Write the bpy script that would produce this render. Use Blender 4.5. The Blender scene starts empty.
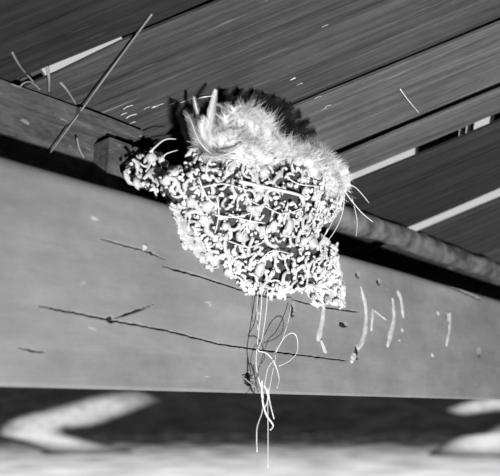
import bpy, bmesh, math, random
from mathutils import Vector, Matrix, noise
random.seed(7)
S = bpy.context.scene
C = S.collection

# ------------------------------------------------------------ camera
IW, IH, FPX = 500.0, 476.0, 650.0
HORIZON, VPX = 410.0, 880.0                 # horizon row and the beam's vanishing column
CAM = Vector((0, 0, 1.9))
TH = math.atan((HORIZON - IH/2)/FPX)
RT = Vector((1, 0, 0)); UP = Vector((0, -math.sin(TH), math.cos(TH))); FW = Vector((0, math.cos(TH), math.sin(TH)))
cam = bpy.data.cameras.new('camera'); cam_o = bpy.data.objects.new('camera', cam); C.objects.link(cam_o)
cam_o.location = CAM; cam_o.rotation_euler = (math.pi/2 + TH, 0, 0)
cam.sensor_width = 36; cam.lens = 36*FPX/IW; cam.clip_start = .01; cam.clip_end = 500
cam.dof.use_dof = True; cam.dof.focus_distance = .55; cam.dof.aperture_fstop = 8.0
S.camera = cam_o

# ------------------------------------------------------------ sky, sun, photographer's lamp, exposure
w = bpy.data.worlds.new('sky'); S.world = w; w.use_nodes = True
w.node_tree.nodes['Background'].inputs['Color'].default_value = (.80, .80, .80, 1)
w.node_tree.nodes['Background'].inputs['Strength'].default_value = 0.75
sl = bpy.data.lights.new('sun', 'SUN'); sl.energy = 4.0; sl.angle = .01
so = bpy.data.objects.new('sun', sl); C.objects.link(so)
so.rotation_euler = Vector((.25, -1, -1.0)).to_track_quat('-Z', 'Y').to_euler()
ll = bpy.data.lights.new('flash_lamp', 'SPOT'); ll.energy = 285; ll.spot_size = math.radians(62); ll.spot_blend = 1.0; ll.shadow_soft_size = .03
lo = bpy.data.objects.new('flash_lamp', ll); C.objects.link(lo)
LAMP = CAM + Vector((.52, -1.05, -.90))
lo.location = LAMP
lo.rotation_euler = (CAM + Vector((.30, .85, .16)) - LAMP).to_track_quat('-Z', 'Y').to_euler()
S.view_settings.view_transform = 'Standard'; S.view_settings.look = 'None'
S.view_settings.exposure = 0; S.view_settings.gamma = 1; S.view_settings.use_curve_mapping = False

# ------------------------------------------------------------ frames of reference
AZ = math.atan2(VPX - IW/2, math.hypot(FPX, HORIZON - IH/2))
u = Vector((math.sin(AZ), math.cos(AZ), 0)); n = Vector((math.cos(AZ), -math.sin(AZ), 0)); Z = Vector((0, 0, 1))
D = .36                                      # camera to beam face, square on
BZ0, BZ1 = .0128, .1512                      # beam underside and top, from camera height
BEAM = Matrix((( u.x, -n.x, 0, CAM.x - D*n.x), (u.y, -n.y, 0, CAM.y - D*n.y), (0, 0, 1, CAM.z), (0, 0, 0, 1)))
def ray(x, y): return (x - IW/2)*RT + (IH/2 - y)*UP + FPX*FW
def bp(x, y, p=0.0):
    """pixel -> point (s, -p, z) of the beam's frame, on the upright plane p in front of the beam's face"""
    r = ray(x, y); P = r*(-(D - p)/r.dot(n)); return Vector((P.dot(u), -p, P.z))
PD = .06                                     # the plate stands this far behind the beam's face
r0 = ray(250, 172); P0 = r0*(-(D + PD)/r0.dot(n))
dv = (RT + .415*UP).normalized(); NR = u.cross(dv).normalized()
if NR.z < 0: NR = -NR
ev = NR.cross(dv)
ROOF = Matrix(((dv.x, ev.x, NR.x, CAM.x + P0.x), (dv.y, ev.y, NR.y, CAM.y + P0.y), (dv.z, ev.z, NR.z, CAM.z + P0.z), (0, 0, 0, 1)))
B2R = ROOF.inverted() @ BEAM
R2B = BEAM.inverted() @ ROOF
def rp(x, y, lift=0.0):
    """pixel -> point of the roof's frame, lift below the boards"""
    r = ray(x, y); Q = P0 - NR*lift; P = r*(Q.dot(NR)/r.dot(NR)) - P0
    return Vector((P.dot(dv), P.dot(ev), P.dot(NR)))

# ------------------------------------------------------------ helpers
def mesh_obj(name, verts, faces, mat, parent=None, M=None, smooth=True):
    me = bpy.data.meshes.new(name); me.from_pydata([tuple(v) for v in verts], [], faces); me.update()
    if smooth: me.polygons.foreach_set('use_smooth', [True]*len(me.polygons))
    me.materials.append(mat)
    return link(name, me, parent, M)
def link(name, me, parent=None, M=None):
    o = bpy.data.objects.new(name, me); C.objects.link(o)
    if parent: o.parent = parent
    if M is not None:
        if parent: o.matrix_parent_inverse = Matrix.Identity(4); o.matrix_basis = M
        else: o.matrix_world = M
    return o
def tag(o, label=None, cat=None, group=None, kind=None):
    if label: o['label'] = label
    if cat: o['category'] = cat
    if group: o['group'] = group
    if kind: o['kind'] = kind
    return o
def tube(pts, radii, k=6, closed_ends=True):
    pts = [Vector(p) for p in pts]; V = []; Fc = []
    ref = Vector((.31, .52, .79))
    for i, p in enumerate(pts):
        t = (pts[min(i+1, len(pts)-1)] - pts[max(i-1, 0)]).normalized()
        a = t.cross(ref).normalized(); b = t.cross(a)
        r = radii[i] if isinstance(radii, (list, tuple)) else radii
        for j in range(k):
            q = 2*math.pi*j/k; V.append(p + r*(math.cos(q)*a + math.sin(q)*b))
    for i in range(len(pts)-1):
        for j in range(k):
            Fc.append((i*k+j, i*k+(j+1) % k, (i+1)*k+(j+1) % k, (i+1)*k+j))
    Fc.append(tuple(range(k-1, -1, -1))); m = (len(pts)-1)*k; Fc.append(tuple(range(m, m+k)))
    return V, Fc
def smooth_path(pts, sub=6):
    pts = [Vector(p) for p in pts]; out = []
    for i in range(len(pts)-1):
        a = pts[max(i-1, 0)]; b = pts[i]; c = pts[i+1]; d = pts[min(i+2, len(pts)-1)]
        for k in range(sub):
            t = k/sub
            out.append(.5*((2*b) + (c-a)*t + (2*a-5*b+4*c-d)*t*t + (3*b-a-3*c+d)*t**3))
    out.append(pts[-1]); return out
def interp(tab, x):
    if x <= tab[0][0]: return tab[0][1:]
    for a, b in zip(tab, tab[1:]):
        if x <= b[0]:
            t = (x-a[0])/(b[0]-a[0]); return tuple(a[i]+(b[i]-a[i])*t for i in range(1, len(a)))
    return tab[-1][1:]
def nz(v, f=1.0): return noise.noise(Vector(v)*f)

# ------------------------------------------------------------ materials
def mat(name, rough=.8):
    m = bpy.data.materials.new(name); m.use_nodes = True
    b = m.node_tree.nodes['Principled BSDF']; b.inputs['Roughness'].default_value = rough
    b.inputs['Specular IOR Level'].default_value = .25
    return m, m.node_tree, b
def wood(name, c0, c1, stretch, grain, bump, spots=None, rough=.8, fleck=(.35, 1, 1)):
    """long grain running along the object's own x"""
    m, nt, b = mat(name, rough); N = nt.nodes.new; L = nt.links.new
    tc = N('ShaderNodeTexCoord'); mp = N('ShaderNodeMapping'); mp.inputs['Scale'].default_value = stretch
    oi = N('ShaderNodeObjectInfo'); ad = N('ShaderNodeVectorMath'); ad.operation = 'ADD'
    mu = N('ShaderNodeMath'); mu.operation = 'MULTIPLY'; mu.inputs[1].default_value = 37.0
    L(oi.outputs['Random'], mu.inputs[0])
    L(tc.outputs['Object'], mp.inputs['Vector']); L(mp.outputs['Vector'], ad.inputs[0]); L(mu.outputs[0], ad.inputs[1])
    n1 = N('ShaderNodeTexNoise'); n1.inputs['Scale'].default_value = 1; n1.inputs['Detail'].default_value = 9; n1.inputs['Roughness'].default_value = grain
    L(ad.outputs['Vector'], n1.inputs['Vector'])
    cr = N('ShaderNodeValToRGB'); cr.color_ramp.elements[0].position = .3; cr.color_ramp.elements[1].position = .72
    cr.color_ramp.elements[0].color = (c0, c0, c0, 1); cr.color_ramp.elements[1].color = (c1, c1, c1, 1)
    L(n1.outputs['Fac'], cr.inputs['Fac'])
    n2 = N('ShaderNodeTexNoise'); n2.inputs['Scale'].default_value = 9; n2.inputs['Detail'].default_value = 12; n2.inputs['Roughness'].default_value = .72
    L(tc.outputs['Object'], n2.inputs['Vector'])
    mr = N('ShaderNodeMapRange'); mr.inputs[1].default_value = .3; mr.inputs[2].default_value = .7; mr.inputs[3].default_value = .72; mr.inputs[4].default_value = 1.2
    L(n2.outputs['Fac'], mr.inputs[0])
    mx = N('ShaderNodeMix'); mx.data_type = 'RGBA'; mx.blend_type = 'MULTIPLY'; mx.inputs[0].default_value = 1
    L(cr.outputs['Color'], mx.inputs[6]); L(mr.outputs[0], mx.inputs[7])
    col = mx.outputs[2]
    if spots:                                   # pale flecks of dried lime and dust
        ns = N('ShaderNodeTexNoise'); ns.inputs['Scale'].default_value = spots[0]; ns.inputs['Detail'].default_value = 3
        mp2 = N('ShaderNodeMapping'); mp2.inputs['Scale'].default_value = fleck; L(tc.outputs['Object'], mp2.inputs['Vector']); L(mp2.outputs['Vector'], ns.inputs['Vector'])
        m2 = N('ShaderNodeMapRange'); m2.inputs[1].default_value = spots[1]; m2.inputs[2].default_value = spots[1]+.05; L(ns.outputs['Fac'], m2.inputs[0])
        mm = N('ShaderNodeMix'); mm.data_type = 'RGBA'; L(m2.outputs[0], mm.inputs[0]); L(col, mm.inputs[6]); mm.inputs[7].default_value = (spots[2],)*3 + (1,)
        col = mm.outputs[2]
    L(col, b.inputs['Base Color'])
    bu = N('ShaderNodeBump'); bu.inputs['Strength'].default_value = bump; bu.inputs['Distance'].default_value = .002
    L(n1.outputs['Fac'], bu.inputs['Height']); L(bu.outputs['Normal'], b.inputs['Normal'])
    return m
def plain(name, c0, c1, scale, rough=.85, bump=0.0, transl=0.0):
    m, nt, b = mat(name, rough); N = nt.nodes.new; L = nt.links.new
    tc = N('ShaderNodeTexCoord'); n1 = N('ShaderNodeTexNoise'); n1.inputs['Scale'].default_value = scale; n1.inputs['Detail'].default_value = 6
    L(tc.outputs['Object'], n1.inputs['Vector'])
    cr = N('ShaderNodeValToRGB'); cr.color_ramp.elements[0].position = .35; cr.color_ramp.elements[1].position = .65
    cr.color_ramp.elements[0].color = (c0, c0, c0, 1); cr.color_ramp.elements[1].color = (c1, c1, c1, 1)
    L(n1.outputs['Fac'], cr.inputs['Fac']); L(cr.outputs['Color'], b.inputs['Base Color'])
    if bump:
        bu = N('ShaderNodeBump'); bu.inputs['Strength'].default_value = bump; bu.inputs['Distance'].default_value = .002
        L(n1.outputs['Fac'], bu.inputs['Height']); L(bu.outputs['Normal'], b.inputs['Normal'])
    return m
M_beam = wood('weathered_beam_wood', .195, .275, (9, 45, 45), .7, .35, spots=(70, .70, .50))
def board_mat(k, sp=.71): return wood('roof_board', .012*k, .22*k, (4, 210, 210), .82, .9, spots=(110, sp-.03, .34*k), fleck=(.07, 2.4, 1))
M_BOARDS = [board_mat(.28), board_mat(.6, .68), board_mat(1.0), board_mat(.4), board_mat(.25)]
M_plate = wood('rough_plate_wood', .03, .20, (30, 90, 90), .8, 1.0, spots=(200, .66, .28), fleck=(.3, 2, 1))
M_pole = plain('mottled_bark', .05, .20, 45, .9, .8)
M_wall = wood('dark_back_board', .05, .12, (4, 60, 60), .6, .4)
M_shingle = wood('old_shingle', .05, .12, (6, 60, 60), .6, .4)
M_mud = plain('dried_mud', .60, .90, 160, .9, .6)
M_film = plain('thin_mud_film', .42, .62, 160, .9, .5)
M_core = plain('shaded_inner_mud', .035, .08, 120, .95, .6)  # dark tone paints in the shade of gaps between the pellets
M_hole = plain('knothole_shade', .008, .02, 300, .9, .5)  # near-black puts the shade inside the beam's holes into the colour
M_lime = plain('white_bird_lime', .38, .56, 200, .8, .2)
M_white = plain('white_feather', .64, .80, 40, .8)
M_grey = plain('mottled_feather', .10, .50, 90, .8)
M_dark = plain('dark_feather_and_shadow', .008, .022, 90, .7)  # for one dark feather and the feather forms painting the down's shadow
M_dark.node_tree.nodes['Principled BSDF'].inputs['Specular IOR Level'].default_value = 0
M_straw = plain('dry_straw', .62, .82, 60, .6)
M_fibre = plain('pale_hair_fibre', .72, .85, 60, .5)
M_twig = plain('old_stalk', .20, .32, 50, .7)
def ground_mat():
    m, nt, b = mat('sand_giving_way_to_turf', .95); N = nt.nodes.new; L = nt.links.new
    tc = N('ShaderNodeTexCoord'); sx = N('ShaderNodeSeparateXYZ'); L(tc.outputs['Object'], sx.inputs[0])
    n1 = N('ShaderNodeTexNoise'); n1.inputs['Scale'].default_value = .6; n1.inputs['Detail'].default_value = 6; L(tc.outputs['Object'], n1.inputs['Vector'])
    mr = N('ShaderNodeMapRange'); mr.inputs[1].default_value = 12; mr.inputs[2].default_value = 42; L(sx.outputs['Y'], mr.inputs[0])
    ad = N('ShaderNodeMath'); ad.operation = 'SUBTRACT'; L(n1.outputs['Fac'], ad.inputs[0]); L(mr.outputs[0], ad.inputs[1])
    m2 = N('ShaderNodeMapRange'); m2.inputs[1].default_value = -.45; m2.inputs[2].default_value = .40; L(ad.outputs[0], m2.inputs[0])
    mx = N('ShaderNodeMix'); mx.data_type = 'RGBA'; L(m2.outputs[0], mx.inputs[0]); mx.inputs[6].default_value = (.02, .02, .02, 1); mx.inputs[7].default_value = (.64, .64, .64, 1)
    L(mx.outputs[2], b.inputs['Base Color']); return m
M_ground = ground_mat()
M_bank = plain('dark_bank_turf', .014, .028, .5, .95)
M_bank.node_tree.nodes['Principled BSDF'].inputs['Specular IOR Level'].default_value = 0
M_ground.node_tree.nodes['Principled BSDF'].inputs['Specular IOR Level'].default_value = 0
def path_mat():
    m, nt, b = mat('trodden_path', .95); N = nt.nodes.new; L = nt.links.new; b.inputs['Specular IOR Level'].default_value = 0
    at = N('ShaderNodeAttribute'); at.attribute_name = 'wear'; tc = N('ShaderNodeTexCoord')
    n1 = N('ShaderNodeTexNoise'); n1.inputs['Scale'].default_value = 1.2; n1.inputs['Detail'].default_value = 6; L(tc.outputs['Object'], n1.inputs['Vector'])
    mu = N('ShaderNodeMath'); mu.operation = 'MULTIPLY'; mu.inputs[1].default_value = 2; L(n1.outputs['Fac'], mu.inputs[0])
    m2 = N('ShaderNodeMath'); m2.operation = 'MULTIPLY'; m2.use_clamp = True; L(at.outputs['Fac'], m2.inputs[0]); L(mu.outputs[0], m2.inputs[1])
    mx = N('ShaderNodeMix'); mx.data_type = 'RGBA'; L(m2.outputs[0], mx.inputs[0]); mx.inputs[6].default_value = (.02, .02, .02, 1); mx.inputs[7].default_value = (.60, .60, .60, 1)
    L(mx.outputs[2], b.inputs['Base Color']); return m
M_path = path_mat()

# ------------------------------------------------------------ ground outside
def grid(name, xs, ys, fz, m):
    V = [(x, y, fz(x, y)) for y in ys for x in xs]; nx = len(xs)
    Fc = [(j*nx+i, j*nx+i+1, (j+1)*nx+i+1, (j+1)*nx+i) for j in range(len(ys)-1) for i in range(nx-1)]
    return mesh_obj(name, V, Fc, m)
BANK0 = 55.0
def bank_z(x, y): return max(0, (y-BANK0))*.30 + (.25*nz((x*.12, y*.12, 0)) if y > BANK0+.5 else 0)
gr = grid('ground', [-90+6*i for i in range(31)], [-40+5*i for i in range(20)], lambda x, y: 0, M_ground)
tag(gr, 'pale sunlit ground outside, blurred below the beam', kind='structure')
bk = grid('bank', [-90+3*i for i in range(61)], [BANK0-.3+1.2*i for i in range(45)], lambda x, y: bank_z(x, y) - (.08 if y < BANK0 else 0), M_bank)
tag(bk, 'dark grassy bank rising beyond the pale ground', kind='structure')
def on_bank(x, y):
    r = ray(x, y); o = CAM
    t = .02
    for k in range(4000):
        P = o + r*(t/FPX)
        if P.z <= bank_z(P.x, P.y) + .02: return P
        t += .05
    return P
def path_ribbon(name, px, wid, label):
    c = smooth_path([on_bank(x, y) for x, y in px], 8); V = []; Fc = []; wr = []
    for i, p in enumerate(c):
        t = (c[min(i+1, len(c)-1)] - c[max(i-1, 0)]); t.z = 0; t.normalize(); sd = Vector((-t.y, t.x, 0))
        wv = interp([(k/(len(wid)-1), wid[k]) for k in range(len(wid))], i/(len(c)-1))[0]
        for k in range(9):
            q = p + sd*wv*1.25*(k/8-.5)*2
            V.append((q.x, q.y, bank_z(q.x, q.y) + .05)); wr.append(math.sin(math.pi*k/8)**.8*min(1, .15+4*min(i, len(c)-1-i)/len(c)))
        if i:
            for k in range(8): Fc.append(((i-1)*9+k, (i-1)*9+k+1, i*9+k+1, i*9+k))
    o = mesh_obj(name, V, Fc, M_path); at = o.data.attributes.new('wear', 'FLOAT', 'POINT'); at.data.foreach_set('value', wr)
    tag(o, label, 'path'); return o
path_ribbon('path', [(150, 396), (112, 405), (72, 417), (32, 431), (58, 442), (92, 453)], [2.0, 2.8, 3.0, 2.2, 1.5, 1.6], 'pale blurred path bending back on itself under the beam, near the block end')
path_ribbon('path', [(520, 404), (490, 405), (452, 413)], [1.6, 1.6, .8], 'short pale blurred path below the end of beam with droppings')
path_ribbon('path', [(516, 428), (492, 438), (482, 456)], [1.2, 1.8, 1.8], 'broad pale patch of path below the short pale path')

# ------------------------------------------------------------ the beam
CRACKS = [  # pixel polyline, half width (m), depth
    ([(100, 238), (150, 252), (165, 268 - 9)], .0005, .006),
    ([(163, 266), (200, 276), (245, 291), (268, 297), (292, 297)], .0007, .02),
    ([(292, 299), (318, 306), (345, 310), (360, 312)], .0007, .010),
    ([(40, 306), (111, 320), (170, 331), (220, 344), (262, 350), (318, 357), (350, 361)], .00045, .02),
    ([(20, 348), (45, 353)], .0007, .01),
    ([(112, 319), (140, 310), (153, 304)], .0006, .006),
    ([(385, 262), (420, 272), (450, 284), (482, 300)], .0016, .012)]
CR = [([tuple((lambda q: (q.x, q.z))(bp(x, y))) for x, y in pl], hw, dp) for pl, hw, dp in CRACKS]
HOLES = [((111, 319.5), .0022, .0022, .014), ((343.5, 324.5), .0062, .0022, .016), ((249, 378.5), .0050, .0048, .022), ((152, 253), .0012, .0013, .010),
         ((293, 310), .0026, .0056, .016), ((357.5, 352), .0026, .0066, .014), ((357, 275), .0030, .0028, .010), ((378, 282), .0034, .0034, .006), ((448, 317), .005, .005, .005), ((479, 352), .006, .006, .005)]
HL = [((lambda q: (q.x, q.z))(bp(*c)), a, b, dp) for c, a, b, dp in HOLES]
def seg_z(pl, s):
    for a, b in zip(pl, pl[1:]):
        if min(a[0], b[0]) <= s <= max(a[0], b[0]) and a[0] != b[0]:
            t = (s-a[0])/(b[0]-a[0]); return a[1]+(b[1]-a[1])*t
    return None
def beam_dent(s, z):
    d = 0
    for pl, hw, dp in CR:
        zc = seg_z(pl, s)
        if zc is not None:
            a = abs(z - zc - .0006*nz((s*160, 3, 1)))
            e = min(1, (s-min(p[0] for p in pl))/.012, (max(p[0] for p in pl)-s)/.012)
            ww = hw*(.55+.6*abs(nz((s*60, 7, 2)))+.2)*max(.25, e)
            if a < ww*1.5: d = max(d, dp*max(0, min(1, 1.6-a/ww)))
    for (cs, cz), a, b, dp in HL:
        q = math.hypot((s-cs)/a, (z-cz)/b) + .18*nz((s*400, z*400, 0))
        if q < 1.15: d = max(d, dp*max(0, min(1, (1.15-q)/.45)))
    return d
def build_beam():
    ss = [-1.56, -1.2, -.8, -.5] + [-.25+.05*i for i in range(7)] + [.08+.0012*i for i in range(1, 708)] + [.93+.04*i for i in range(1, 42)]
    rad = .010; BD = .15
    prof = []                                   # (y=-p, z, dense)
    for k in range(271): prof.append((0.0, BZ0+.002+(BZ1-rad-BZ0-.002)*k/270, 1))
    for k in range(1, 14):
        a = math.pi/2*k/13; prof.append((rad-rad*math.cos(a), BZ1-rad+rad*math.sin(a), 2))
    for k in range(1, 5): prof.append((rad+(BD-rad)*k/4, BZ1, 0))
    prof.append((BD, BZ0+.0075, 0)); prof.append((.002, BZ0, 0))
    V = []; npf = len(prof)
    for s in ss:
        for (y, z, dn) in prof:
            if dn:
                wv = .0016*nz((s*6, z*10, 5)) + .0005*nz((s*25, z*60, 9))
                yy = y + wv + (beam_dent(s, z) if dn == 1 else (beam_dent(s, z) if z < BZ1-.003 else 0))
                zz = z + (.0012*nz((s*7, 11, 3)) if dn == 2 else 0)
            else: yy, zz = y, z
            V.append((s, yy, zz))
    Fc = []
    for i in range(len(ss)-1):
        for j in range(npf):
            k = (j+1) % npf
            Fc.append((i*npf+j, (i+1)*npf+j, (i+1)*npf+k, i*npf+k))
    Fc.append(tuple(range(npf))); m = (len(ss)-1)*npf; Fc.append(tuple(range(m+npf-1, m-1, -1)))
    o = mesh_obj('beam', V, Fc, M_beam, None, BEAM)
    return o
beam = build_beam()
tag(beam, 'long pale weathered wooden beam with thin cracks carrying the nest', 'beam')
def streak(px, hw, name='dropping_streak'):
    c = smooth_path([bp(x, y) for x, y in px], 6); V = []; Fc = []
    for i, p in enumerate(c):
        t = (c[min(i+1, len(c)-1)]-c[max(i-1, 0)]).normalized(); sd = Vector((t.z, 0, -t.x))
        f = min(1, .45+3*min(i, len(c)-1-i)/len(c)); ww = hw*1.9*f*(.8+.5*nz((i*.5, hw*900, px[0][0])))
        for k, (a, h) in enumerate(((-1, -.0026), (-.5, .0012), (.5, .0013), (1, -.0026))):
            V.append(p + sd*ww*a + Vector((0, -h, 0)))
        if i:
            for k in range(3): Fc.append(((i-1)*4+k, (i-1)*4+k+1, i*4+k+1, i*4+k))
    mm = (len(c)-1)*4; Fc += [(3, 2, 1, 0), (mm, mm+1, mm+2, mm+3)]
    mesh_obj(name, V, Fc, M_lime, beam)
for px, hw in [([(360, 286), (365, 303), (366, 322), (363, 340), (358, 349)], .0026), ([(355, 354), (352, 360)], .0028),
               ([(392, 297), (394, 315), (391, 332), (387, 347)], .0032), ([(397, 290), (401, 300), (403, 318)], .0030),
               ([(373, 309), (371, 331)], .0018), ([(324, 306), (322, 325), (318, 341)], .0024), ([(321, 340), (326, 353)], .0014),
               ([(450, 312), (449, 330), (446, 346)], .0022), ([(372, 309), (386, 320)], .0012)]:
    streak(px, hw)
for (x, y), r in [((402, 330), .0038), ((438, 313), .0042), ((432, 355), .0036), ((399, 340), .0022), ((145, 247), .003), ((352, 361), .0030)]:
    q = bp(x, y); V = [q + Vector((0, -.0014, 0))]; k = 11
    for j in range(k):
        a = 2*math.pi*j/k; rr = r*(.85+.3*nz((math.cos(a)*2, math.sin(a)*2, x)))
        V.append(q + Vector((math.cos(a)*rr*.7, -.0010, math.sin(a)*rr*.7))); 
    for j in range(k):
        a = 2*math.pi*j/k; rr = r*(.95+.4*nz((math.cos(a)*2, math.sin(a)*2, x)))
        V.append(q + Vector((math.cos(a)*rr, .0028, math.sin(a)*rr)))
    Fc = [(0, 1+(j+1) % k, 1+j) for j in range(k)] + [(1+j, 1+(j+1) % k, 1+k+(j+1) % k, 1+k+j) for j in range(k)]
    mesh_obj('dropping_spot', V, Fc, M_lime, beam)

for i, ((cs, cz), a, b, dp) in enumerate(HL):
    if i not in (0, 1, 2, 3, 4, 5, 6, 7): continue
    k = 12; V = [Vector((cs, .0006, cz))]; 
    for rr_, dy in ((.6, .0008), (1.0, .0022)):
        for j in range(k):
            t = 2*math.pi*j/k; f = rr_*(.9+.45*nz((math.cos(t)*1.3, math.sin(t)*1.3, i*5.1))); V.append(Vector((cs+a*f*math.cos(t), dy, cz+b*f*math.sin(t))))
    Fc = [(0, 1+(j+1) % k, 1+j) for j in range(k)] + [(1+j, 1+(j+1) % k, 1+k+(j+1) % k, 1+k+j) for j in range(k)]
    mesh_obj('knothole_dark', V, Fc, M_hole, beam)  # dark plug painting the shaded depth of each hole

# ------------------------------------------------------------ the roof of boards overhead
roof = bpy.data.objects.new('ceiling', None); C.objects.link(roof); roof.matrix_world = ROOF
tag(roof, 'sloping roof of dark planks with gaps above the nest', kind='structure')
dn, en = dv.dot(n), ev.dot(n)
def low_end(b): return (-.20 - b*en)/dn            # where the boards end past the plate
def plank(name, b0, b1, a0, a1, t0, t1, m, seed, segs=60, edge=None):
    """board b0..b1 wide, a0..a1 long in the roof's frame, underside at t0, top at t1"""
    V = []; Fc = []; L = a1-a0; prof = ((0, 0), (.03, -1), (.97, -1), (1, 0), (1, 1), (0, 1))
    for i in range(segs+1):
        a = a0+L*i/segs
        e0 = .0016*nz((a*7, seed, 0)) + (edge(a) if edge else 0); e1 = .0016*nz((a*7, seed, 8)); wz = .0018*nz((a*3, seed, 4))
        for (q, h) in prof:
            b = b0+e0+(b1+e1-b0-e0)*q
            z = t0 + wz + (.0012 if h == 0 else 0) if h <= 0 else t1
            V.append((a - a0, b - b0, z))
    k = len(prof)
    for i in range(segs):
        for j in range(k):
            Fc.append((i*k+j, i*k+(j+1) % k, (i+1)*k+(j+1) % k, (i+1)*k+j))
    Fc.append(tuple(range(k-1, -1, -1))); mm = segs*k; Fc.append(tuple(range(mm, mm+k)))
    return mesh_obj(name, V, Fc, m, roof, Matrix.Translation((a0, b0, 0)), smooth=False)
def eb(x, y): return rp(x, y).y
BT_ = .004                                   # board thickness
xr = random.Random(5)
def run(a, b):
    out = [a]
    while out[-1] < b-.20: out.append(out[-1]+xr.uniform(.12, .18))
    return [(g, .005) for g in out]
GL = run(-3.4, -.50); NX = len(GL) - 4
def slit(x, y, bright):                      # daylight strip this wide seen past the next board's edge
    c0 = eb(x, y); wd = bright + .006; return (c0 - bright/2 + wd/2, wd)
G = GL + [(-.355, .004), (eb(130, 38), .0075), (eb(400, 62), .0062), (eb(400, 128), .0115), slit(415, 151, .0115),
    (eb(430, 176), .005), slit(456, 211.5, .022)] + run(.43, 2.0)
iA, iC, iD = len(GL)+1, len(GL)+4, len(GL)+6; NX = len(GL)+1-5
def taper(a):                                # the lit seam narrows up the slope
    t = (a-rp(42, 74).x)/(rp(122, 38).x-rp(42, 74).x); return .0018 - .0042*max(0, min(1, t))
for i, ((g0, w0), (g1, w1)) in enumerate(zip(G, G[1:])):
    b0, b1 = g0+w0/2, g1-w1/2
    plank('board', b0, b1, low_end(b0), 3.9, 0.0, BT_, M_BOARDS[{4: 0, 5: 1, 6: 2, 7: 2, 8: 0, 9: 4, 10: 3}.get(i-NX, i % 5)], i*13.7+2, 160 if NX+3 < i < NX+11 else 40, taper if i == iA else None)
# the covering of shingle strips above the boards; bare where daylight shows through three seams
HC = .022
def up(x, y): return rp(x, y, -HC)
STR = [  # strip of the covering over a sight line, and the bare stretches along it
    (min(up(42, 74).y, up(130, 33).y)-.006, up(130, 46).y+.016, [(up(42, 74).x, up(122, 38).x)]),
    (up(415, 144).y-.004, up(415, 159).y+.006, [(up(330, 188).x, up(418, 148).x), (up(459, 131).x, up(463.5, 129).x), (up(466, 128).x, up(471, 126).x), (up(474, 125).x, up(494, 117).x)]),
    (up(456, 203).y-.004, up(456, 221).y+.012, [(up(406, 233).x, up(540, 178).x)])]
b = -3.5
for q0, q1, cuts in STR + [(2.1, 2.1, [])]:
    k = max(1, round((q0-b)/.16))
    for j in range(k):
        c0, c1 = b+(q0-b)*j/k, b+(q0-b)*(j+1)/k
        plank('shingle', c0, c1, low_end(c0), 3.9, HC, HC+.007, M_shingle, b*3+j, 12)
    a = low_end(q0)
    for (o0, o1) in cuts + ([(3.9, 3.9)] if q1 > q0 else []):
        if o0 - a > .002: plank('shingle', q0, q1, a, o0, HC, HC+.007, M_shingle, q0+a, 8)
        a = o1
    b = q1

# plate timbers and closing board behind the beam
def box_obj(name, s0, s1, p0, p1, z0, z1, m, parent=None, seed=0, rough=.0015, end_cut=0.0, ns=40):
    """timber in the beam's frame, front face at p1 (towards the viewer), rough sawn"""
    V = []; Fc = []; prof = []
    K = 5
    for k in range(K): prof.append((p1, z0+(z1-z0)*k/K, 1))
    for k in range(K): prof.append((p1+(p0-p1)*k/K, z1, 1))
    for k in range(K): prof.append((p0, z1+(z0-z1)*k/K, 1))
    for k in range(K): prof.append((p0+(p1-p0)*k/K, z0, 1))
    for i in range(ns+1):
        s = s0+(s1-s0)*i/ns
        for p, z, _ in prof:
            q = Vector((s*25, p*60+seed, z*60)); ss = s - (end_cut*(z1-z)/(z1-z0) if i == ns else 0)
            V.append((ss, -(p + rough*nz(q)), z + (rough*nz(q+Vector((9, 9, 9))) if z1-.001 > z > z0+.001 else 0)))
    k = len(prof)
    for i in range(ns):
        for j in range(k): Fc.append((i*k+j, (i+1)*k+j, (i+1)*k+(j+1) % k, i*k+(j+1) % k))
    Fc.append(tuple(range(k))); mm = ns*k; Fc.append(tuple(range(mm+k-1, mm-1, -1)))
    return mesh_obj(name, V, Fc, m, parent, None if parent else BEAM, smooth=False)
def roof_z(p): return P0.z + (p+PD)*(-(NR.dot(n))/NR.z)
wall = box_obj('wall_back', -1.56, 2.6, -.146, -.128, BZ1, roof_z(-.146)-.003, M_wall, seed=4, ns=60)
tag(wall, 'dark closing board behind the beam, under the planks', kind='structure')
# unseen shed shell around the viewer, added to keep stray daylight off the nest
def added_wall(name, s0, s1, p0, p1, z1, label):
    o = box_obj(name, s0, s1, p0, p1, -CAM.z, z1, M_wall, seed=21, ns=8); tag(o, label, kind='structure')
added_wall('added_wall_left', -1.60, -1.57, -.12, 2.6, roof_z(-.12)-.01, 'dark board wall added unseen at the near end to block daylight')
added_wall('added_wall_right', 2.60, 2.63, -.12, 2.6, roof_z(-.12)-.01, 'dark board wall added unseen at the far end to block daylight')
added_wall('added_wall_rear', -1.60, 2.63, 2.6, 2.63, roof_z(2.6)-.01, 'dark board wall added unseen across from the beam to block daylight')
for nm, s0, s1 in (('added_gable_left', -1.60, -1.57), ('added_gable_right', 2.60, 2.63)):
    a, b_ = -.12, 2.6; z0 = roof_z(a)-.01; z1 = roof_z(b_)-.01
    V = [(s_, -p_, z_) for s_ in (s0, s1) for p_, z_ in ((a, z0), (b_, z0), (b_, z1))]
    g_ = mesh_obj(nm, V, [(0, 1, 2), (5, 4, 3), (0, 3, 4, 1), (1, 4, 5, 2), (2, 5, 3, 0)], M_wall, None, BEAM, smooth=False); tag(g_, 'dark gable boards added unseen over the end wall to block daylight', kind='structure')
fl = box_obj('added_floor', -1.57, 2.60, -.12, 2.6, -CAM.z+.002, -CAM.z+.02, M_wall, seed=31, ns=8); tag(fl, 'dark surface underfoot, added unseen to keep daylight off the nest', kind='structure')  # unseen base of the shed, added to cut stray daylight
sA, sB = bp(115, 122, -PD).x, bp(143, 137, -PD).x
zr = roof_z(-PD)
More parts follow.
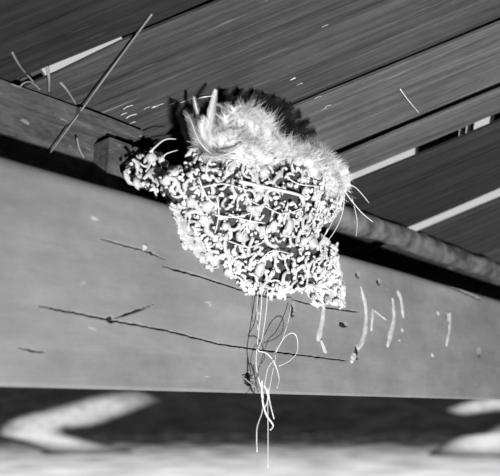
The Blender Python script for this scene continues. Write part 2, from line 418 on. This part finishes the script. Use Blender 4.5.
plate = bpy.data.objects.new('wall_plate', None); C.objects.link(plate); plate.matrix_world = BEAM
tag(plate, 'rough sawn timber block lying on the beam with a splintered stepped end', 'timber')
def part_box(*a, **k):
    o = box_obj(*a, parent=plate, **k); return o
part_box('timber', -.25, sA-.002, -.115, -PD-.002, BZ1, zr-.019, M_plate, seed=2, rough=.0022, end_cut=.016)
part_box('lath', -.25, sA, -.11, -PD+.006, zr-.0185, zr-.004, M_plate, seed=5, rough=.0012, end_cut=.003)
zl = bp(130, 131, -.048).z; zo = bp(118, 136, -.042).z
part_box('lath', bp(112, 126, -.048).x-.03, bp(144, 137, -.048).x, -.12, -.048, zl-.004, zl+.0045, M_plate, seed=8, rough=.0012, end_cut=.004)
part_box('offcut', bp(108, 150, -.042).x, bp(140, 150, -.042).x, -.12, -.042, BZ1, zo-.004, M_plate, seed=11, rough=.003, end_cut=-.006, ns=10)
# rough pole under the planks beyond the nest
c = []; rr = []
for i in range(70):
    s = .36+1.4*i/69
    c.append(Vector((s, PD-.010+.002*nz((s*6, 1, 1)), zr-.0175+.002*nz((s*9, 5, 1))))); rr.append(.0145+.004*nz((s*11, 2, 3)))
V, Fc = tube(c, rr, 14)
V = [v + Vector((nz(v, 60), nz(v+Vector((3, 3, 3)), 60), nz(v+Vector((7, 7, 7)), 60)))*.0022 for v in V]
pole = mesh_obj('pole', V, Fc, M_pole, None, BEAM); tag(pole, 'rough rounded pole under the planks running out behind the nest', 'pole')

# ------------------------------------------------------------ the nest
nest = bpy.data.objects.new('mud_nest', None); C.objects.link(nest)
NB = bp(268, 285); nest.matrix_world = BEAM
tag(nest, 'cup nest of whitish mud pellets and straw stuck to the beam', 'nest')
LP = [bp(x, y) for x, y in [(250, 295), (236, 284), (214, 262), (190, 234), (168, 202)]]
RP = [bp(x, y) for x, y in [(284, 293), (302, 292), (322, 286), (332, 272), (330, 256)]]
ZB, ZT = .093, .192
LT = [(q.z, q.x) for q in LP] + [(.162, .278), (.178, .298), (ZT, .306)]
RTB = sorted([(q.z, q.x) for q in RP]) + [(.152, .462), (.162, .466), (.176, .486), (ZT, .496)]
LT.sort()
BT = [(ZB, .005), (.105, .011), (.122, .019), (.145, .030), (.165, .040), (ZT, .048)]
def nest_pt(v, z, off=0.0):
    sl_ = interp(LT, z)[0]; sr_ = interp(RTB, z)[0]; b = interp(BT, z)[0]
    sc, a = (sl_+sr_)/2, max(.008, (sr_-sl_)/2)
    ang = math.pi*(1-v); e = .85
    cx, sx = math.cos(ang), math.sin(ang)
    s = sc + (a+off)*math.copysign(abs(cx)**e, cx); p = (b+off)*abs(sx)**e
    return Vector((s, -p, z))
def nest_n(v, z):
    d = 1e-3; a = nest_pt(min(1, v+d*5), z)-nest_pt(max(0, v-d*5), z); b = nest_pt(v, min(ZT, z+d*3))-nest_pt(v, max(ZB, z-d*3))
    m_ = a.cross(b)
    if m_.length < 1e-12: return Vector((0, -1, 0))
    m_.normalize(); return m_
nv, nzv = 70, 44; V = []; Fc = []
for j in range(nzv+1):
    z = ZB+(ZT-ZB)*j/nzv
    for i in range(nv+1):
        q = nest_pt(i/nv, z, -.0065); q += Vector((nz(q, 130), nz(q+Vector((5, 0, 0)), 130), 0))*.0028; V.append(q)
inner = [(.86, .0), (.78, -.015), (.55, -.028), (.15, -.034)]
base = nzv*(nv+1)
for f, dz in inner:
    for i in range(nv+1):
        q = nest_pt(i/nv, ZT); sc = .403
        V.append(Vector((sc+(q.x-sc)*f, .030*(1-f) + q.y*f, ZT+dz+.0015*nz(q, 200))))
for j in range(nzv+len(inner)):
    for i in range(nv):
        Fc.append((j*(nv+1)+i, j*(nv+1)+i+1, (j+1)*(nv+1)+i+1, (j+1)*(nv+1)+i))
# close the back, above the beam's top as well
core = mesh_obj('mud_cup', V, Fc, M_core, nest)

def pellet_mesh(seed, lumpy):
    rnd = random.Random(seed); bm = bmesh.new(); off = Vector((seed*3.1, seed*1.7, 0))
    if seed % 5:                                 # curled crumbs of mud, hooked like a comma
        k, mlen = 7, 9; span = rnd.uniform(1.6, 4.2); rr = rnd.uniform(1.1, 1.9); rings = []
        for i in range(mlen):
            f = i/(mlen-1); a = span*(f-.5); w = rnd.uniform(.36, .68)*(math.sin(math.pi*(.12+.76*f))**.5)
            c_ = Vector((rr*math.sin(a)*1.25, rr*(1-math.cos(a))-.5, .35*nz((f*2, seed, 0)))); t = Vector((math.cos(a)*1.25, math.sin(a), 0)).normalized(); b = Vector((-t.y, t.x, 0))
            rings.append([bm.verts.new(c_ + w*(math.cos(2*math.pi*j/k)*b + .85*math.sin(2*math.pi*j/k)*Z)) for j in range(k)])
        for a, b in zip(rings, rings[1:]):
            for j in range(k): bm.faces.new((a[j], a[(j+1) % k], b[(j+1) % k], b[j]))
        bm.faces.new(rings[0][::-1]); bm.faces.new(rings[-1])
        for v in bm.verts: v.co *= 1+.35*nz(v.co*1.3+off)
    else:
        bmesh.ops.create_icosphere(bm, subdivisions=2, radius=1.15); el = rnd.uniform(1.0, 1.6); bend = rnd.uniform(-.5, .6)
        for v in bm.verts:
            c_ = v.co.copy(); c_ *= 1 + .7*nz(c_*1.5+off) + .35*nz(c_*3.2+off)
            v.co = Vector((c_.x*el, c_.y + bend*(c_.x**2-.5), c_.z*.8))
    bmesh.ops.recalc_face_normals(bm, faces=bm.faces)
    me = bpy.data.meshes.new('mud_pellet'); bm.to_mesh(me); bm.free()
    me.polygons.foreach_set('use_smooth', [True]*len(me.polygons)); me.materials.append(M_mud); return me
PM = [pellet_mesh(k, .45) for k in range(24)]
def orient(nrm, twist):
    zq = nrm.normalized(); x = zq.cross(Vector((.13, .2, .97)))
    if x.length < .05: x = zq.cross(Vector((1, 0, 0)))
    x.normalize(); y = zq.cross(x)
    x2 = x*math.cos(twist)+y*math.sin(twist); y2 = zq.cross(x2)
    return Matrix(((x2.x, y2.x, zq.x, 0), (x2.y, y2.y, zq.y, 0), (x2.z, y2.z, zq.z, 0), (0, 0, 0, 1)))
rnd = random.Random(3)
spots = []                                   # (location, normal, size)
tries = 0
while len(spots) < 230 and tries < 6000:
    tries += 1
    v = rnd.uniform(.06, .97); z = ZB+(ZT-ZB)*rnd.random()**.85
    if z > .183 and rnd.random() < .3: continue
    q = nest_pt(v, z)
    if any((q-o[0]).length < .0056 for o in spots): continue
    spots.append((q + nest_n(v, z)*-.0005, nest_n(v, z), rnd.choice((rnd.uniform(.0022, .0030), rnd.uniform(.0028, .0042)))))
def inpoly(x, y, P):
    c_ = False
    for (x0, y0), (x1, y1) in zip(P, P[1:]+P[:1]):
        if (y0 > y) != (y1 > y) and x < (x1-x0)*(y-y0)/(y1-y0)+x0: c_ = not c_
    return c_
def fill(poly, cnt, p0, p1, gap, r0, r1):
    xs = [a for a, b in poly]; ys = [b for a, b in poly]; k = 0; t = 0
    while k < cnt and t < 4000:
        t += 1; x, y = rnd.uniform(min(xs), max(xs)), rnd.uniform(min(ys), max(ys))
        if not inpoly(x, y, poly): continue
        q = bp(x, y, rnd.uniform(p0, p1))
        if any((q-o[0]).length < gap for o in spots): continue
        spots.append((q, Vector((.1, -1, .1)), rnd.uniform(r0, r1))); k += 1
TAIL = [(306, 262), (334, 255), (344, 285), (343, 306), (330, 302), (316, 307), (306, 285)]
SHOULDER = [(126, 166), (138, 156), (150, 147), (158, 156), (172, 170), (188, 186), (190, 204), (170, 204), (150, 192), (130, 180)]
SMEAR = [(170, 203), (192, 212), (210, 238), (220, 262), (212, 272), (200, 262), (190, 248), (184, 250), (176, 224)]
fill(TAIL, 22, .003, .006, .0058, .0024, .0034)
fill(SHOULDER, 36, -.030, -.010, .0058, .0022, .0036)
fill(SMEAR, 12, .001, .003, .007, .0018, .0028)
for k, (q, nr, r) in enumerate(spots[:300]):
    me = PM[rnd.randrange(len(PM))]
    o = link('mud_pellet', me, nest, Matrix.Translation(q) @ orient(nr + Vector((rnd.uniform(-.4, .4), rnd.uniform(-.4, .4), rnd.uniform(-.4, .4))), rnd.uniform(0, 6.28)) @ Matrix.Diagonal((r, r, r, 1)))
# crumbs between the pellets, too small to pick apart
V = []; Fc = []
bm = bmesh.new(); bmesh.ops.create_icosphere(bm, subdivisions=1, radius=1); IV = [v.co.copy() for v in bm.verts]; IF = [tuple(v.index for v in f.verts) for f in bm.faces]; bm.free()
def crumb(q, r):
    b0 = len(V); off = Vector((rnd.random()*50, 0, 0)); sx, sy, sz = rnd.uniform(.7, 2.0), rnd.uniform(.6, 1.1), rnd.uniform(.6, 1.1)
    Rm = orient(Vector((rnd.uniform(-1, 1), rnd.uniform(-1, 1), rnd.uniform(-1, 1.1))), rnd.random()*6)
    for v in IV:
        c_ = v*(1+.5*nz(v*1.7+off)); V.append(q + Rm.to_3x3() @ Vector((c_.x*sx, c_.y*sy, c_.z*sz))*r)
    Fc.extend(tuple(i+b0 for i in f) for f in IF)
for k in range(950):
    v = rnd.uniform(.04, .98); z = ZB+(ZT-ZB)*rnd.random(); crumb(nest_pt(v, z, rnd.uniform(-.006, .0004)), rnd.uniform(.0010, .0024))
for poly, cnt, pa, pb in ((TAIL, 50, .001, .005), (SHOULDER, 60, -.034, -.008), (SMEAR, 45, 0, .002)):
    k = 0
    while k < cnt:
        x, y = rnd.uniform(120, 350), rnd.uniform(140, 310)
        if inpoly(x, y, poly): crumb(bp(x, y, rnd.uniform(pa, pb)), rnd.uniform(.0010, .0018)); k += 1
crumbs = mesh_obj('mud_crumbs', V, Fc, M_mud, nest); tag(crumbs, kind='stuff')
# thin layers of mud smeared on the wood under the tail, the shoulder and the left edge
def patch(name, poly, thick, m, p=0.0):
    V = []; Fc = []; xs = [a for a, b in poly]; ys = [b for a, b in poly]; idx = {}
    st = 2.2; nx = int((max(xs)-min(xs))/st)+2; ny = int((max(ys)-min(ys))/st)+2
    def hgt(x, y):
        if not inpoly(x, y, poly): return None
        return thick*(.55+.9*nz((x*.12, y*.12, 3)) + .4*nz((x*.4, y*.4, 1)))
    for j in range(ny):
        for i in range(nx):
            x, y = min(xs)+i*st, min(ys)+j*st; h = hgt(x, y)
            q = bp(x, y, p); q.y -= h if h is not None else -.003
            idx[i, j] = len(V); V.append(q)
    for j in range(ny-1):
        for i in range(nx-1):
            k = [(i, j), (i, j+1), (i+1, j+1), (i+1, j)]
            if any(inpoly(min(xs)+a*st, min(ys)+b*st, poly) for a, b in k): Fc.append(tuple(idx[a] for a in k))
    return mesh_obj(name, V, Fc, m, nest)
patch('mud_smear', SMEAR, .0030, M_film)
patch('mud_smear', [(302, 255), (336, 252), (345, 285), (344, 308), (328, 304), (316, 308), (304, 290)], .0030, M_mud)
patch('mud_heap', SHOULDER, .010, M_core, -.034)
# straws worked into the mud
def strand(name, pts, r0, r1, m, parent=nest, k=5, sub=6, M=None):
    c_ = smooth_path(pts, sub); rr_ = [r0+(r1-r0)*i/(len(c_)-1) for i in range(len(c_))]
    V_, F_ = tube(c_, rr_, k); return mesh_obj(name, V_, F_, m, parent, M)
def nest_px(x, y):
    """pixel -> nearest point of the nest's outside along the pixel's ray"""
    best = None; pr = ray(x, y)
    for k in range(200):
        p = .062-.062*k/199; q = bp(x, y, p)
        if q.z < ZB or q.z > ZT: continue
        sl_, sr_, b = interp(LT, q.z)[0], interp(RTB, q.z)[0], interp(BT, q.z)[0]
        sc, a = (sl_+sr_)/2, (sr_-sl_)/2; xx = abs(q.x-sc)/a
        if xx < 1 and p <= b*(1-xx**(2/.85))**(.85/2): return q
    return bp(x, y, .03)
for px, r in [([(236, 181), (262, 187), (290, 193), (301, 197)], .0016), ([(226, 213), (242, 219), (262, 222)], .0007), ([(200, 186), (222, 183), (246, 190)], .0006),
              ([(212, 214), (232, 216), (254, 210)], .0006), ([(262, 205), (280, 213), (300, 207)], .0006), ([(236, 236), (246, 222), (250, 206)], .0006),
              ([(300, 230), (312, 218), (316, 202)], .0006), ([(255, 262), (268, 250), (286, 252)], .0006), ([(196, 178), (204, 196), (218, 208)], .0007),
              ([(214, 196), (216, 214), (212, 232)], .0006), ([(238, 176), (244, 196), (256, 204)], .0007), ([(282, 176), (296, 184), (316, 186)], .0006), ([(226, 240), (246, 246), (262, 240)], .0006)]:
    P = [nest_px(*a) for a in px]
    P = [q + nest_n(.5, q.z)*.0035 for q in P]
    strand('straw', P, r, r*.7, M_straw)
for px in [[(206, 176), (207, 166), (210, 158)], [(225, 178), (228, 166), (236, 160)], [(262, 172), (270, 160), (282, 157)], [(250, 174), (258, 164), (266, 152)], [(146, 172), (152, 160), (153, 150), (162, 141)], [(162, 160), (166, 154), (178, 150)], [(150, 152), (164, 140), (176, 139)]]:
    pp = .040 if px[0][0] > 190 else -.012
    strand('straw', [bp(x, y, pp) for x, y in px], .0009, .0004, M_straw)
# hairs and fibres hanging under the nest
for px, p0, p1, r in [
    ([(262, 283), (261, 310), (258, 338), (256, 362), (259, 380), (263, 395), (262, 412), (257, 428), (257, 452)], .012, .032, .00050),
    ([(268, 286), (266, 312), (262, 338), (258, 350), (266, 353), (274, 362), (279, 378), (277, 388)], .013, .032, .00050),
    ([(291, 306), (288, 322), (282, 340), (276, 350), (275, 360), (271, 380), (268, 400), (268, 425), (268, 468)], .006, .032, .00042),
    ([(276, 352), (284, 338), (292, 333), (297, 338), (297, 352), (289, 361), (279, 366)], .024, .032, .00045),
    ([(262, 380), (262, 397), (266, 414), (273, 425), (270, 430)], .030, .032, .00075),
    ([(265, 386), (268, 398), (264, 408), (262, 398)], .030, .031, .00060), ([(268, 388), (270, 403), (274, 419)], .030, .031, .00050),
    ([(275, 360), (268, 368), (264, 388)], .028, .030, .00040),
    ([(243, 377), (254, 386), (263, 393)], .003, .030, .00045),
    ([(258, 291), (257, 310), (258, 330)], .010, .012, .00034)]:
    k = len(px)-1
    strand('hanging_fibre', [bp(x, y, p0+(p1-p0)*i/k) for i, (x, y) in enumerate(px)], r, r*.75, M_fibre)
for px, p, r in [([(341, 178), (344, 196), (342, 214), (334, 232), (320, 250)], .046, .0006), ([(341, 186), (351, 200), (362, 213), (373, 222)], .040, .0006),
                 ([(342, 182), (356, 188), (369, 203)], .030, .0005), ([(338, 196), (335, 215), (326, 234)], .046, .0005),
                 ([(352, 198), (357, 220), (356, 236)], .034, .0004), ([(328, 228), (322, 240), (316, 246)], .046, .0005)]:
    strand('hanging_fibre', [bp(x, y, p) for x, y in px], r, r*.6, M_fibre)

# ------------------------------------------------------------ feathers lining the nest
def feather(px, p0, p1, width, m, label, barbs=70, fluff=.5, quill=.0006, seed=0, group=None, curl=(0, 0, 0)):
    rn = random.Random(seed)
    k = len(px)-1; c_ = smooth_path([bp(x, y, p0+(p1-p0)*i/k) for i, (x, y) in enumerate(px)], 8)
    base = c_[0].copy(); c_ = [q-base for q in c_]; Mw = BEAM @ Matrix.Translation(base)
    root = bpy.data.objects.new('feather', None); C.objects.link(root); root.matrix_world = Mw
    tag(root, label, 'feather', group)
    V_, F_ = tube(c_, [quill*(1-.85*i/(len(c_)-1)) for i in range(len(c_))], 5); mesh_obj('quill', V_, F_, M_straw if m is not M_dark else M_dark, root)
    V_ = []; F_ = []; view = Vector((-.25, -1, -.2)).normalized(); nn = len(c_)-1
    for b in range(barbs*2):
        side = 1 if b % 2 else -1; f = .12+.88*((b//2)+rn.random())/barbs; f = min(f, .995)
        x = f*nn; i = min(int(x), nn-1); q = c_[i].lerp(c_[i+1], x-i); t = (c_[i+1]-c_[i]).normalized()
        sd = t.cross(view).normalized()*side
        L = width*(math.sin(math.pi*min(1, f*.86+.12))**.55)*rn.uniform(1-.4*fluff, 1+.15*fluff)
        up = view*rn.uniform(-.2, .5)*fluff; fl = Vector((rn.uniform(-1, 1), rn.uniform(-1, 1), rn.uniform(-1, 1)))*fluff*.45
        prev = q; ww = .00035
        b0 = len(V_)
        for s_ in range(4):
            g = s_/3; pt = q + sd*L*g*(1-.25*g) + t*L*(.55*g+.35*g*g) + (up+fl)*L*g*g + Vector(curl)*L*g*g
            wv = t.lerp(view, .3)*ww*(1-g*.8); V_ += [pt-wv, pt+wv]
            if s_: F_.append((b0+2*s_-2, b0+2*s_-1, b0+2*s_+1, b0+2*s_))
    mesh_obj('vane', V_, F_, m, root)
    return root
WL = 'fluffy white feather among the down lining the nest cup'
feather([(206, 150), (209, 130), (212, 110), (216, 90)], .030, .026, .0055, M_white, 'upright pale pointed feather standing tallest out of the nest', 90, .15, .0012, 1)
feather([(204, 140), (200, 122), (196, 106), (194, 97)], .010, .012, .0035, M_grey, 'narrow pale feather leaning beside the tallest upright feather', 60, .2, .0010, 2)
feather([(240, 158), (216, 156), (200, 142), (190, 118), (187, 112)], .048, .022, .007, M_grey, 'long dark-edged feather curving up around the side of the nest', 110, .25, .0008, 3)
feather([(244, 144), (232, 152), (216, 157), (204, 156)], .049, .042, .005, M_grey, 'curved grey feather lying across the front of the white down', 80, .3, .0007, 4)
feather([(214, 152), (206, 142), (203, 128), (206, 118)], .034, .024, .008, M_white, 'curled whitish feather inside the long dark-edged feather', 90, .5, .0007, 5)
feather([(222, 148), (224, 128), (222, 110), (219, 104)], .018, .012, .006, M_grey, 'grey striped feather between the upright feather and the down', 80, .3, .0007, 6)
feather([(200, 158), (190, 140), (186, 122), (188, 110)], .006, .004, .008, M_dark, 'dark feather bent behind the upright pale feathers', 90, .35, .0007, 7)
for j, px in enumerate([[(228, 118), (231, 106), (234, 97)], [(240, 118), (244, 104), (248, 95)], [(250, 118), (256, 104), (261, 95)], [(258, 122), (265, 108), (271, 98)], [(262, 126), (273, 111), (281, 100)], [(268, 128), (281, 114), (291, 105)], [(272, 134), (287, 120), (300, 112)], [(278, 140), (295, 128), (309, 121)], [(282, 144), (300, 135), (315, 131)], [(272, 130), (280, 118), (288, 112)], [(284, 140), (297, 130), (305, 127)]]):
    feather(px, .018, .030, .008, M_dark, 'dark spiky feather form standing in for the shadow behind the white down', 90, .5, .0006, 20+j, 'shadow stand-ins behind the down')  # near-black forms added where the down's shadow falls on the planks
for j, px in enumerate([[(234, 150), (236, 128), (234, 108)], [(248, 150), (250, 126), (246, 106)], [(262, 150), (268, 130), (268, 116)], [(240, 156), (228, 136), (226, 116)], [(258, 158), (266, 142), (278, 134)], [(276, 168), (270, 150), (262, 138)]]):
    feather(px, .030, .034, .013, M_white, 'fluffy white feather in the taller rounded heap of down beside the upright feathers', 80, 1.0, .0006, 40+j, 'white feathers in the tall heap')
for j, px in enumerate([[(288, 176), (300, 158), (310, 148)], [(300, 184), (318, 168), (334, 160)], [(304, 188), (324, 180), (342, 174)], [(282, 172), (286, 156), (292, 146)], [(312, 186), (330, 186), (342, 192)], [(318, 180), (334, 178), (348, 170)], [(322, 188), (336, 188), (350, 184)]]):
    feather(px, .030, .034, .012, M_white, 'fluffy white feather in the lower heap of down spilling over the rim', 80, 1.0, .0006, 50+j, 'white feathers in the low heap')
# the loose down: rounded tufts with thousands of fine barbs
V = []; Fc = []; rn = random.Random(11)
TUFT = [((246, 136), .026, .030, .021, .028), ((232, 146), .030, .020, .014, .018), ((262, 148), .028, .020, .016, .020), ((250, 154), .036, .026, .012, .014),
        ((300, 170), .030, .026, .017, .020), ((322, 174), .036, .019, .014, .017), ((284, 158), .026, .020, .015, .018), ((312, 160), .028, .017, .014, .015), ((330, 184), .040, .012, .010, .013), ((212, 146), .020, .012, .011, .016)]
bm = bmesh.new(); bmesh.ops.create_icosphere(bm, subdivisions=4, radius=1); BV = [v.co.copy() for v in bm.verts]; BF = [tuple(v.index for v in f.verts) for f in bm.faces]; bm.free()
for (c0, p, a, b, h) in TUFT:
    q = bp(c0[0], c0[1], p); b0 = len(V)
    for v in BV:
        g = .84*(1+.16*nz(v*2.2+q*40)+.10*nz(v*6+q*40)); V.append(q+Vector((v.x*a, v.y*b, v.z*h))*g)
    Fc += [tuple(i+b0 for i in f) for f in BF]
    for k in range(int(1500*a/.02)):
        d = Vector((rn.gauss(0, 1), rn.gauss(0, 1)-.4, rn.gauss(0, 1))).normalized()
        g = .84*(1+.16*nz(d*2.2+q*40)); P = q+Vector((d.x*a, d.y*b, d.z*h))*g*.97
        flow = Vector((nz(P, 55), nz(P+Vector((2, 2, 2)), 55), nz(P+Vector((4, 4, 4)), 55)+.25))
        t = (d*.55 + flow*1.3 + Vector((rn.gauss(0, .25), rn.gauss(0, .25), rn.gauss(0, .25)))).normalized(); L = rn.uniform(.004, .010)
        sd = t.cross(Vector((.3, -1, .1))).normalized()*.00022; bend = Vector((rn.gauss(0, .3), rn.gauss(0, .3), rn.gauss(0, .3)-.12))
        b1 = len(V)
        for s_ in range(4):
            f = s_/3; pt = P+t*L*f+bend*L*f*f; V += [pt-sd*(1-.8*f), pt+sd*(1-.8*f)]
            if s_: Fc.append((b1+2*s_-2, b1+2*s_-1, b1+2*s_+1, b1+2*s_))
down = mesh_obj('down_lining', V, Fc, M_white, None, BEAM)
tag(down, 'mass of fluffy white down spilling over the nest rim', 'down', kind='stuff')

# ------------------------------------------------------------ loose stalks on the roof and the plate
def stalk(name, pts, r, m, label, cat='stalk', group=None):
    base = pts[0].copy(); c_ = smooth_path([q-base for q in pts], 6); V_, F_ = tube(c_, [r*(1-.3*i/(len(c_)-1)) for i in range(len(c_))], 6)
    o = mesh_obj(name, V_, F_, m, None, BEAM @ Matrix.Translation(base)); return tag(o, label, cat, group)
def rb(x, y, lift=.002): return R2B @ rp(x, y, lift)
stalk('straw', [rb(152, 14, .002), rb(128, 46.5, .006), rb(99, 86, .010), bp(78, 115, -.050), bp(48, 156, -.052)], .0008, M_twig, 'long thin straw slanting from the planks down across the timber block', 'straw')
stalk('twig', [rb(12, 52), rb(20, 66), bp(30, 78, -.056), bp(40, 90, -.056)], .0008, M_twig, 'short bent twig hanging at the edge of planks over timber block', 'twig')
stalk('straw', [bp(20, 87, -.056), bp(24, 83, -.054), bp(31, 82, -.054), bp(38, 88, -.056)], .0006, M_twig, 'small curled straw on the edge of the timber block', 'straw')
stalk('twig', [rb(47, 66), rb(49, 78, .006), bp(49, 92, -.056)], .0013, M_twig, 'stubby upright twig below the end of the lit plank gap', 'twig')
stalk('twig', [rb(60, 82), rb(67, 90, .004), bp(76, 104, -.056)], .0010, M_twig, 'slanting twig beside the stubby upright twig', 'twig')
stalk('straw', [bp(77, 138, -.055), bp(79, 148, -.053), bp(84, 158, -.052)], .0009, M_twig, 'short pale straw stuck on the face of the timber block', 'straw')
stalk('straw', [rb(400, 89), rb(408, 100, .004), rb(419, 113)], .0006, M_straw, 'thin pale straw caught on the plank beyond the nest', 'straw')
stalk('straw', [rb(196, 99), rb(204, 97, .004), rb(214, 96)], .0007, M_straw, 'tiny pale straw on the plank behind upright feathers', 'straw')

for x, y, r in [(128, 107, .0012), (124, 114, .0012), (131, 116, .0014), (132, 123, .0010), (147, 108, .0009), (154, 107, .0010), (160, 105, .0011), (172, 104, .0010), (181, 103, .0012), (293, 79, .0011), (300, 84, .0008), (328, 106, .0010), (318, 97, .0008), (324, 109, .0007), (325, 26, .0008)]:
    link('mud_fleck', PM[int(x) % len(PM)], roof, Matrix.Translation(rp(x, y, .0004)) @ Matrix.Diagonal((r*1.6, r*.7, r*.5, 1)))
